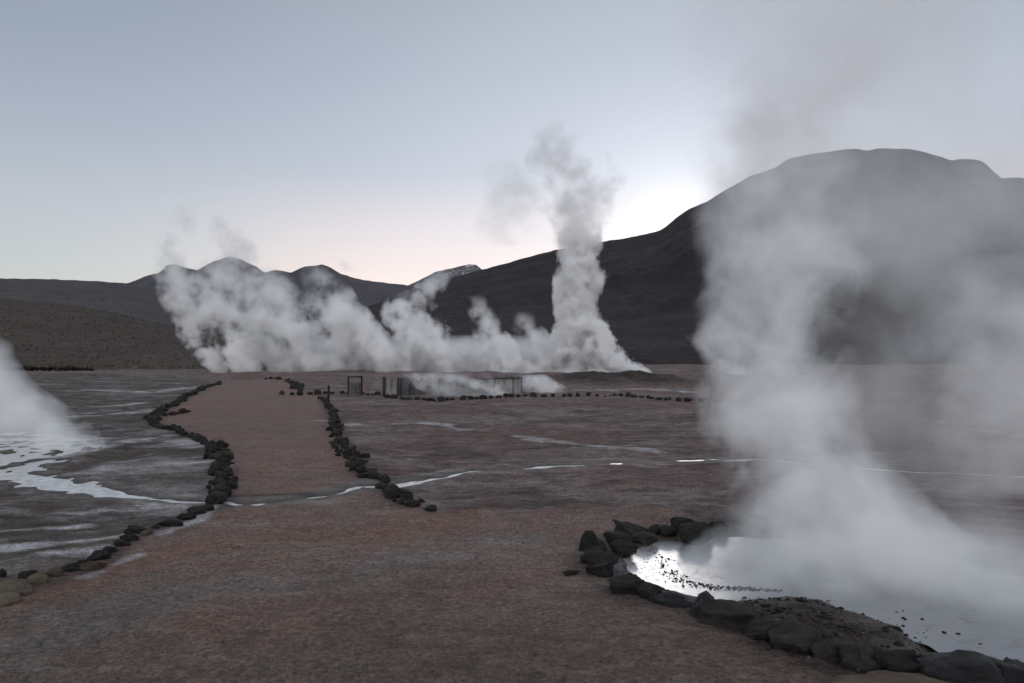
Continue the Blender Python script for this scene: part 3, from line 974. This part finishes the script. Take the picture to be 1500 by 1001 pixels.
def tufts(centers, sizes, n, r, up=0.3):
    """fan of thin blades/leaf faces round each centre"""
    V, Fc = [], []
    for (cx, cy, cz), s in zip(centers, sizes):
        for k in range(n):
            th = r.uniform(0, 6.283); el = r.uniform(up, 1.3)
            L = s * r.uniform(0.6, 1.1)
            dx, dy, dz = math.cos(th) * math.cos(el) * L, math.sin(th) * math.cos(el) * L, math.sin(el) * L
            wx, wy = -math.sin(th) * s * 0.12, math.cos(th) * s * 0.12
            b = len(V)
            V += [(cx - wx, cy - wy, cz), (cx + wx, cy + wy, cz), (cx + dx, cy + dy, cz + dz)]
            Fc.append((b, b + 1, b + 2))
    return V, Fc


rr = random.Random(12)
slope_o = [o for o in bpy.data.objects if o.name.startswith("hill") and o.data.materials[0] == m_slope][0]
bpy.context.view_layer.update()
sv = np.empty(len(slope_o.data.vertices) * 3); slope_o.data.vertices.foreach_get("co", sv); sv = sv.reshape(-1, 3)
sv = sv[(sv[:, 0] / sv[:, 1] > -0.78) & (sv[:, 0] / sv[:, 1] < -0.2) & (sv[:, 1] < 235) & (sv[:, 1] > 112) & (sv[:, 2] > 0)]
cs, szs = [], []
for i in range(9000):
    v = sv[rr.randrange(len(sv))]
    cs.append((v[0] + rr.uniform(-0.6, 0.6), v[1] + rr.uniform(-1.2, 1.2), v[2] - 0.12)); szs.append(rr.choice((0.16, 0.2, 0.26, 0.34, 0.5)))
V_, F_ = tufts(cs, szs, 9, rr)
tus = mesh_obj("tussock_grass", V_, np.array(F_), tuss_m, smooth_shade=False)
tag(tus, "dry tussock grass dotted over the left slope", "grass", kind="stuff")

for i, (px, w, hh) in enumerate([(22, 2.6, 0.9), (48, 3.2, 1.1), (78, 2.8, 0.9), (104, 2.4, 1.0), (126, 2.2, 0.8)]):
    g_ = G(px, 544)
    c_ = []
    for k in range(60):
        a_ = rr.uniform(0, 6.28); q = math.sqrt(rr.random())
        c_.append((g_[0] + math.cos(a_) * q * w / 2, g_[1] + math.sin(a_) * q * w / 3, rr.uniform(0, hh * 0.6) * (1 - q * 0.6)))
    V_, F_ = tufts(c_, [hh * 0.5] * len(c_), 14, rr, -0.2)
    o = mesh_obj("shrub", V_, np.array(F_), shrub_m, smooth_shade=False)
    tag(o, "dark low shrub in the band at the foot of the left slope", "shrub", "shrubs at the foot of the left slope")

# ------------------------------------------------------------------ loose gravel (one uncountable mass)
def pebbles(name, pts, sizes, mat, seed):
    r = np.random.default_rng(seed)
    bm = bmesh.new(); bmesh.ops.create_icosphere(bm, subdivisions=1, radius=1.0)
    bv = np.array([v.co[:] for v in bm.verts]); bf = np.array([[v.index for v in f.verts] for f in bm.faces]); bm.free()
    n = len(pts)
    V = np.empty((n, len(bv), 3))
    for i in range(n):
        j = bv * (1 + 0.35 * r.standard_normal((len(bv), 1)) * 0.7)
        a = r.uniform(0, 6.28); c, s = math.cos(a), math.sin(a)
        sc = sizes[i] * np.array([1, r.uniform(0.6, 1), r.uniform(0.4, 0.75)])
        j = j * sc
        V[i] = np.stack([j[:, 0] * c - j[:, 1] * s, j[:, 0] * s + j[:, 1] * c, j[:, 2]], -1) + pts[i]
    Fq = (bf[None] + (np.arange(n) * len(bv))[:, None, None]).reshape(-1, 3)
    return mesh_obj(name, V.reshape(-1, 3), Fq, mat, smooth_shade=False)


grav_m = rock_mat("gravel_stones", (0.07, 0.055, 0.047), (0.13, 0.10, 0.085), (0.20, 0.17, 0.15))
npb = 12000
gy = 3.3 + (rng.random(npb) ** 1.6) * 6.5
gx = (rng.random(npb) - 0.5) * 1.6 * gy
keep = (sdf(gx, gy, path_poly) < 0) | (sdf(gx, gy, bank_poly) < 0)
gx, gy = gx[keep], gy[keep]
sz = 0.0025 + 0.010 * rng.random(len(gx)) ** 4
gzv = ground_z(gx, gy)
o = pebbles("gravel", np.stack([gx, gy, gzv + sz * 0.2], -1), sz, grav_m, 5)
tag(o, "fine loose gravel strewn over the reddish ground", "gravel", kind="stuff")

bx_ = rng.uniform(bank_poly[:, 0].min(), bank_poly[:, 0].max(), 1500); by_ = rng.uniform(bank_poly[:, 1].min(), bank_poly[:, 1].max(), 1500)
k_ = sdf(bx_, by_, bank_poly) < 0.03
bx_, by_ = bx_[k_], by_[k_]
bs_ = 0.003 + 0.026 * rng.random(len(bx_)) ** 9
o = pebbles("bank_gravel", np.stack([bx_, by_, ground_z(bx_, by_) + bs_ * 0.2], -1), bs_, RM["far"], 9)
tag(o, "coarse dark gravel on the bank between boulders and pool", "gravel", kind="stuff")

# dark sinter crumbs lying in the shallows of the pool
curve_px = [(962, 801), (966, 815), (972, 828), (980, 840), (992, 849), (1010, 855), (1035, 859), (1065, 862), (1085, 862), (1110, 864), (1140, 866)]
cp = np.array([G(a, b, WZ)[:2] for a, b in curve_px])
pp, ss_ = [], []
for i in range(520):
    t = rng.random() ** 0.7 * (len(cp) - 1); k = min(int(t), len(cp) - 2)
    q = cp[k] + (cp[k + 1] - cp[k]) * (t - k) + rng.normal(0, 0.045, 2) * (1.3 - t / len(cp))
    pp.append((q[0], q[1], WZ + 0.002)); ss_.append(0.003 + 0.011 * rng.random() ** 3)
for i in range(40):
    q = G(rng.uniform(920, 960), rng.uniform(800, 840), WZ); pp.append((q[0], q[1], WZ)); ss_.append(0.006)
for i in range(24):
    q = G(rng.uniform(1300, 1360), rng.uniform(890, 960), WZ); pp.append((q[0], q[1], WZ)); ss_.append(0.005 + 0.014 * rng.random() ** 3)
for (a, b) in ((1383, 927), (1403, 929), (1436, 944)):
    q = G(a, b, WZ); pp.append((q[0], q[1], WZ)); ss_.append(0.016)
o = pebbles("pool_gravel", np.array(pp), np.array(ss_), RM["dark"], 6)
tag(o, "dark crumbs of stone strewn in an arc in the shallow pool water", "gravel", kind="stuff")

# ------------------------------------------------------------------ steam
def steam(name, keys, D, label, group=None, dens=1.0, scale=1.0, amp=2.0, sharp=0.25, detail=4.0, drift=0.0, depth=1.0, warp=0.4,
          aniso=0.15, seed=0.0, step=1.0, bias=0.0, cat="steam", rough=0.55, tube=1.35, big=1.6, power=1.6, tint=(0.995, 0.997, 1.0)):
    """keys: (photo x, photo y, half width in photo px, density 0..1) from the vent upwards; D: forward distance of the vent"""
    keys = sorted(keys, key=lambda k: -k[1])
    pts = []
    y_lo, y_hi = keys[0][1], keys[-1][1]
    for (px, py, hw, dn) in keys:
        t = (y_lo - py) / (y_lo - y_hi)
        Dk = D + drift * t
        p = P(px, py, Dk)
        pts.append((p, hw * Dk / F, dn))
    zb = pts[0][0][2]; zt = pts[-1][0][2]
    base = np.array([pts[0][0][0], D, zb])
    H = zt - zb
    xs_ = [p[0] - base[0] for p, _, _ in pts]
    rs_ = [r for _, r, _ in pts]
    zs_ = [(p[2] - zb) / H for p, _, _ in pts]
    xm = max(max(abs(v) for v in xs_), 1e-3); rm = max(rs_)
    m = new_mat("steam_volume")
    N = NT(m.node_tree)
    tcn = N.n("ShaderNodeTexCoord"); p = tcn.outputs["Object"]
    s3 = N.n("ShaderNodeSeparateXYZ"); N.link(p, s3.inputs[0])
    zn = N.math("DIVIDE", s3.outputs["Z"], H)
    cx = N.math("MULTIPLY_ADD", N.curve(zn, [(a, 0.5 + 0.5 * b / xm) for a, b in zip(zs_, xs_)]), 2 * xm, -xm)
    r = N.math("MULTIPLY", N.curve(zn, [(a, b / rm) for a, b in zip(zs_, rs_)]), rm)
    dn = N.curve(zn, [(a, k[3]) for a, k in zip(zs_, keys)])
    dx = N.math("SUBTRACT", s3.outputs["X"], cx)
    dy = N.math("DIVIDE", N.math("SUBTRACT", s3.outputs["Y"], N.math("MULTIPLY", zn, drift)), depth)
    dd = N.math("DIVIDE", N.math("SQRT", N.math("ADD", N.math("MULTIPLY", dx, dx), N.math("MULTIPLY", dy, dy))), r)
    mp = N.n("ShaderNodeMapping"); N.link(p, mp.inputs["Vector"]); mp.inputs["Location"].default_value = (seed * 7.3, seed * 3.1, seed * 5.7)
    nz = N.noise(mp.outputs[0], scale, detail, rough, warp)
    nb_ = N.noise(mp.outputs[0], scale * 0.36, 1.0, 0.5, 0.0)
    dd = N.math("ADD", dd, N.math("MULTIPLY", N.math("MAXIMUM", N.math("SUBTRACT", dd, 0.95), 0.0), 3.0))
    f = N.math("ADD", N.math("SUBTRACT", 1.0 + bias, dd), N.math("MULTIPLY", N.math("SUBTRACT", nz, 0.5), amp))
    f = N.math("ADD", f, N.math("MULTIPLY", N.math("SUBTRACT", nb_, 0.5), big))
    den = N.mapr(f, 0.0, sharp, 0.0, 1.0)
    den = N.math("POWER", den, power)
    den = N.math("MULTIPLY", den, N.math("MULTIPLY", dn, dens))
    vs = N.n("ShaderNodeVolumeScatter")
    vs.inputs["Color"].default_value = tint + (1,)
    vs.inputs["Anisotropy"].default_value = aniso
    N.link(den, vs.inputs["Density"])
    out = N.n("ShaderNodeOutputMaterial"); N.link(vs.outputs[0], out.inputs["Volume"])
    m.cycles.volume_step_rate = step
    # the plume's own envelope: a lumpy tube round the same axis
    nz_, na = 40, 28
    V = []
    for i in range(nz_):
        t = i / (nz_ - 1)
        x = np.interp(t, zs_, xs_); rr_ = np.interp(t, zs_, rs_) * tube
        if i in (0, nz_ - 1): rr_ *= 0.6
        for j in range(na):
            a = 2 * math.pi * j / na
            lump = 1 + 0.10 * mnoise.noise(Vector((math.cos(a) * 1.7 + seed, math.sin(a) * 1.7, t * H / rm * 1.5)))
            V.append((x + math.cos(a) * rr_ * lump, t * drift + math.sin(a) * rr_ * lump * depth, t * H))
    Fc = []
    for i in range(nz_ - 1):
        for j in range(na):
            k = (j + 1) % na
            Fc.append((i * na + j, i * na + k, (i + 1) * na + k, (i + 1) * na + j))
    Fc.append(tuple(range(na))[::-1]); Fc.append(tuple((nz_ - 1) * na + j for j in range(na)))
    o = mesh_obj(name, V, Fc, m, loc=tuple(base))
    return tag(o, label, cat, group)


GB = "steam plumes rising in a bank across the far plain"
def far(keys, D, label, seed, dens=2.4, scale=0.75, bias=-0.15, big=2.2, amp=2.9, sharp=0.75, power=1.5, step=0.15, name="steam_plume", group=GB):
    steam(name, keys, D, label, group, dens=dens, scale=scale, amp=amp, sharp=sharp, detail=4.5, rough=0.62, warp=0.0, step=step, seed=seed, bias=bias, big=big, power=power)


far([(864, 550, 66, 1), (855, 525, 54, 1), (853, 500, 47, 1), (849, 470, 38, 1), (847, 440, 36, 1), (849, 400, 38, 1), (851, 375, 37, 0.8), (849, 350, 33, 0.45), (843, 332, 40, 0.1), (838, 315, 42, 0.0)], 88,
    "tallest white steam column, rising straight above the dark ridge line", 1, dens=3.4, bias=0.05, big=2.4, amp=2.8, sharp=0.8, scale=0.62)
far([(845, 368, 30, 0.4), (838, 340, 50, 0.8), (838, 310, 66, 1), (842, 280, 72, 1), (838, 250, 72, 1), (826, 220, 56, 0.8), (816, 195, 38, 0.6), (810, 176, 22, 0)], 88,
    "shredded grey steam cloud in the sky above the tall column", 31, dens=0.60, scale=0.46, bias=-0.30, big=2.6, amp=4.2, sharp=1.3, power=1.2, name="steam_cloud", group=None, step=0.2)
far([(735, 360, 45, 0.4), (745, 325, 62, 1), (748, 285, 66, 1), (742, 250, 50, 0.8), (738, 222, 25, 0)], 88,
    "thin faint steam wisp hanging in the sky left of the tall column", 2, dens=0.16, scale=0.36, bias=-0.15, big=2.6, amp=4.2, sharp=1.4, power=1.2, name="steam_wisp", group=None, step=0.25)
far([(325, 549, 16, 1), (312, 532, 22, 1), (298, 512, 26, 0.9), (285, 485, 30, 0.55), (276, 455, 34, 0.35), (264, 425, 34, 0.22), (252, 395, 32, 0.2), (250, 370, 26, 0.1), (250, 350, 16, 0)], 92,
    "leftmost steam plume of the far bank, curling up to the small peak", 3, scale=0.80, sharp=0.95)
far([(372, 549, 24, 1), (354, 530, 28, 1), (340, 508, 30, 1), (330, 480, 36, 0.7), (318, 450, 42, 0.4), (318, 420, 44, 0.25), (330, 390, 40, 0.16), (340, 365, 28, 0)], 90,
    "steam plume of two curls rising before the highest far peak", 4, scale=0.62, sharp=0.95)
far([(425, 549, 30, 1), (405, 530, 34, 1), (388, 505, 38, 0.9), (375, 475, 44, 0.6), (364, 445, 46, 0.32), (368, 415, 40, 0.2), (372, 390, 26, 0)], 95,
    "steam plume of the bank with a pointed bright foot below the highest far peak", 33, scale=0.95, sharp=0.95)
far([(495, 549, 42, 1), (462, 525, 48, 1), (435, 500, 50, 0.9), (418, 470, 50, 0.6), (408, 440, 46, 0.3), (400, 410, 40, 0.16), (392, 388, 25, 0)], 94,
    "broad steam plume of the bank leaning left below the far peaks' dip", 5, scale=0.55, sharp=0.95)
far([(580, 550, 55, 1), (552, 520, 58, 1), (520, 490, 56, 0.9), (498, 460, 48, 0.55), (482, 430, 40, 0.28), (468, 402, 32, 0.15), (458, 385, 20, 0)], 92,
    "broad steam plume of the bank below the flat double far peak", 6, scale=0.50, sharp=0.95)
far([(670, 550, 58, 1), (645, 520, 58, 1), (620, 490, 52, 1), (605, 465, 46, 0.8), (604, 440, 38, 0.5), (625, 418, 34, 0.3), (645, 396, 22, 0)], 93,
    "steam plume of the bank reaching up to the snow-flecked peak", 7, scale=0.60, sharp=0.95)
far([(765, 550, 50, 1), (742, 525, 46, 1), (724, 500, 32, 0.9), (714, 478, 25, 0.5), (704, 455, 22, 0.3), (695, 432, 16, 0)], 90,
    "short narrow steam plume of the bank under the ridge's left end", 8, scale=0.90, sharp=0.95)
far([(820, 550, 45, 1), (803, 525, 40, 0.9), (786, 500, 32, 0.5), (772, 478, 25, 0.3), (765, 456, 16, 0)], 91,
    "short faint steam plume just left of the tall column", 9, scale=0.80, sharp=0.95)
far([(945, 549, 20, 1), (917, 538, 32, 1), (897, 522, 30, 1), (884, 505, 24, 0.8), (878, 484, 16, 0.4), (876, 470, 10, 0)], 86,
    "low steam puff trailing off right of the tall column's foot", 10, scale=1.1, amp=3.6)
far([(1085, 550, 26, 1), (1065, 538, 26, 1), (1045, 522, 20, 0.8), (1028, 505, 18, 0.4), (1015, 488, 14, 0)], 80,
    "small slanting steam plume at the dark mountain's foot right of the column", 11, dens=0.7, sharp=1.2)
far([(262, 420, 20, 0.5), (258, 390, 26, 1), (254, 360, 28, 1), (262, 330, 26, 0.7), (274, 300, 18, 0)], 92,
    "thin grey steam wisp in the sky above the small left peak", 34, dens=0.42, scale=0.5, big=2.4, amp=4.2, sharp=1.2, power=1.2, name="steam_wisp", group=None, step=0.25)
far([(372, 400, 20, 0.5), (358, 375, 28, 1), (338, 352, 30, 1), (322, 330, 26, 0.7), (306, 308, 16, 0)], 92,
    "thin grey steam wisp streaming left above the highest far peak", 35, dens=0.5, scale=0.5, big=2.4, amp=4.2, sharp=1.2, power=1.2, name="steam_wisp", group=None, step=0.25)
far([(520, 400, 14, 0.6), (508, 392, 16, 1), (498, 382, 14, 0.6), (492, 374, 8, 0)], 92,
    "tiny grey steam wisp over the dip right of the flat double peak", 36, dens=0.3, scale=0.7, big=2.0, amp=3.8, sharp=1.2, power=1.2, name="steam_wisp", group=None, step=0.25)
# near-ground bank
steam("steam_bank", [(640, 552, 300, 1), (640, 540, 300, 1), (640, 525, 285, 0.8), (635, 508, 260, 0.3), (630, 490, 220, 0)], 96,
      "low white bank of steam lying along the far plain behind the plank wall", None, dens=1.6, power=1.0, scale=0.5, amp=2.4, sharp=0.6, step=0.08, seed=12, depth=0.16)
# steam drifting before the plank wall
steam("steam_puff", [(735, 580, 20, 1), (718, 570, 26, 1), (690, 560, 34, 0.8), (660, 552, 34, 0.5), (640, 545, 20, 0)], 33.6,
      "small steam puff drifting before the right half of the plank wall", "steam puffs at the plank wall", dens=2.0, scale=2.6, amp=4.0, big=2.2, sharp=1.0, step=0.25, seed=13, bias=-0.1)
steam("steam_puff", [(660, 579, 26, 0.6), (640, 567, 34, 1), (625, 555, 34, 0.8), (605, 545, 20, 0)], 33.8,
      "small steam puff spilling over the middle of the plank wall", "steam puffs at the plank wall", dens=1.4, scale=2.6, amp=4.0, big=2.2, sharp=1.0, step=0.25, seed=14, bias=-0.1)
steam("steam_puff", [(815, 582, 24, 0.8), (800, 572, 34, 1), (785, 560, 34, 0.9), (778, 548, 20, 0)], 37,
      "white steam puff at the right end of the plank wall", "steam puffs at the plank wall", dens=2.2, scale=2.2, amp=3.6, big=2.2, sharp=1.0, step=0.25, seed=15, bias=-0.1)
# left spring
steam("steam_plume", [(75, 662, 75, 0.7), (60, 640, 82, 1), (30, 605, 72, 1), (5, 570, 52, 0.9), (-15, 535, 40, 0.8), (-40, 490, 45, 0.6), (-70, 430, 50, 0.4), (-95, 380, 30, 0)], 14.2,
      "pale steam plume at the left edge over the patchy white spring", None, dens=4.0, power=1.2, scale=1.3, amp=2.6, big=1.6, sharp=1.2, tint=(0.875, 0.91, 0.935), step=0.25, seed=16, detail=4, bias=-0.05)
# the near pool
steam("steam_plume", [(1255, 880, 240, 0.25), (1250, 840, 250, 0.8), (1235, 795, 215, 1), (1200, 740, 150, 1), (1165, 680, 112, 1), (1140, 610, 108, 1), (1128, 540, 104, 0.95), (1128, 470, 108, 0.9),
                      (1145, 400, 125, 0.75), (1165, 330, 150, 0.5), (1190, 260, 170, 0.32), (1220, 190, 200, 0.2), (1240, 110, 220, 0.14), (1250, 20, 230, 0.1), (1250, -60, 200, 0)], 6.4,
      "huge pale steam plume pouring up from the near hot pool", None, dens=4.3, power=1.3, scale=1.9, amp=4.0, big=2.6, sharp=1.5, rough=0.66, detail=6.0, tint=(0.875, 0.91, 0.935), step=0.16, seed=17, drift=2.5, depth=0.8, bias=0.0)
steam("steam_plume", [(1330, 850, 110, 0.5), (1320, 800, 95, 1), (1300, 750, 75, 1), (1275, 700, 55, 0.9), (1260, 660, 34, 0.5), (1250, 630, 20, 0)], 5.9,
      "small rounded steam puff bulging right of the near pool's main plume", None, dens=4.5, power=1.2, scale=2.0, amp=2.8, sharp=1.3, tint=(0.875, 0.91, 0.935), step=0.25, seed=18, drift=0.5)
steam("steam_plume", [(1515, 930, 110, 0.6), (1505, 870, 125, 0.9), (1490, 800, 90, 0.7), (1470, 720, 90, 0.5), (1450, 640, 115, 0.7), (1430, 560, 135, 0.9), (1430, 480, 125, 0.9), (1445, 420, 90, 0.7), (1460, 370, 50, 0)], 8.5,
      "steam plume with a domed top at the right edge of the view", None, dens=1.8, power=1.2, scale=1.2, amp=3.2, big=2.2, sharp=1.5, rough=0.6, detail=5.0, tint=(0.875, 0.91, 0.935), step=0.22, seed=19, drift=3.0)
steam("steam_veil", [(1310, 800, 240, 0.6), (1300, 690, 250, 0.8), (1290, 580, 255, 0.95), (1290, 460, 260, 1), (1290, 340, 265, 1), (1285, 230, 260, 0.6), (1285, 130, 275, 0.36), (1270, 40, 285, 0.28), (1260, -80, 280, 0.2), (1260, -160, 260, 0)], 9.2,
      "wide thin steam veil drifting over the mountain and the sky above it", None, dens=0.66, power=1.1, scale=0.85, amp=3.4, big=2.4, sharp=1.8, rough=0.6, detail=5.0, tint=(0.875, 0.91, 0.935), step=0.3, seed=20, drift=4.0, depth=0.6, bias=0.2)

steam("steam_sheet", [(1290, 900, 230, 0.5), (1280, 870, 260, 1), (1265, 840, 270, 1), (1260, 810, 250, 0.8), (1255, 775, 200, 0.3), (1250, 745, 160, 0)], 6.0,
      "low sheet of steam creeping over the near pool's water", None, dens=4.5, power=1.0, scale=1.8, amp=2.4, sharp=1.2, tint=(0.875, 0.91, 0.935), step=0.3, seed=21, depth=0.75)
steam("steam_plume", [(1460, 945, 120, 0.5), (1450, 890, 135, 1), (1445, 830, 115, 0.9), (1455, 770, 95, 0.5), (1470, 710, 70, 0)], 5.2,
      "low thin steam drifting off the far right end of the near pool", None, dens=1.5, power=1.1, scale=1.8, amp=3.0, big=2.2, sharp=1.5, rough=0.62, tint=(0.875, 0.91, 0.935), step=0.25, seed=24)
steam("steam_cloud", [(1110, 285, 70, 0.4), (1105, 240, 100, 0.9), (1120, 190, 115, 1), (1150, 140, 110, 0.9), (1185, 90, 90, 0.6), (1210, 40, 60, 0)], 15,
      "darker grey steam cloud in the sky over the mountain's left shoulder", None, dens=0.8, power=1.4, scale=0.6, amp=4.6, big=2.6, sharp=1.6, rough=0.6, tint=(0.875, 0.91, 0.935), step=0.5, seed=23, bias=-0.1)
steam("steam_veil", [(665, 583, 120, 0.6), (665, 570, 125, 1), (665, 558, 120, 0.9), (660, 546, 110, 0.3), (660, 538, 90, 0)], 33.2,
      "thin steam veil hanging before the whole plank wall", None, dens=0.5, scale=0.9, amp=2.4, sharp=0.6, step=0.2, seed=22, depth=0.15)

# ------------------------------------------------------------------ render settings
scene.render.engine = "CYCLES"
cy = scene.cycles
cy.max_bounces = 8
cy.diffuse_bounces = 2
cy.glossy_bounces = 2
cy.transmission_bounces = 2
cy.transparent_max_bounces = 16
cy.volume_bounces = 5
cy.volume_max_steps = 512
cy.use_adaptive_sampling = True
cy.adaptive_threshold = 0.04
cy.use_denoising = True
cy.denoiser = "OPENIMAGEDENOISE"
cy.sample_clamp_indirect = 4.0
cy.caustics_reflective = False
cy.caustics_refractive = False
scene.view_settings.view_transform = "Standard"
scene.view_settings.look = "None"
scene.view_settings.exposure = 0.0
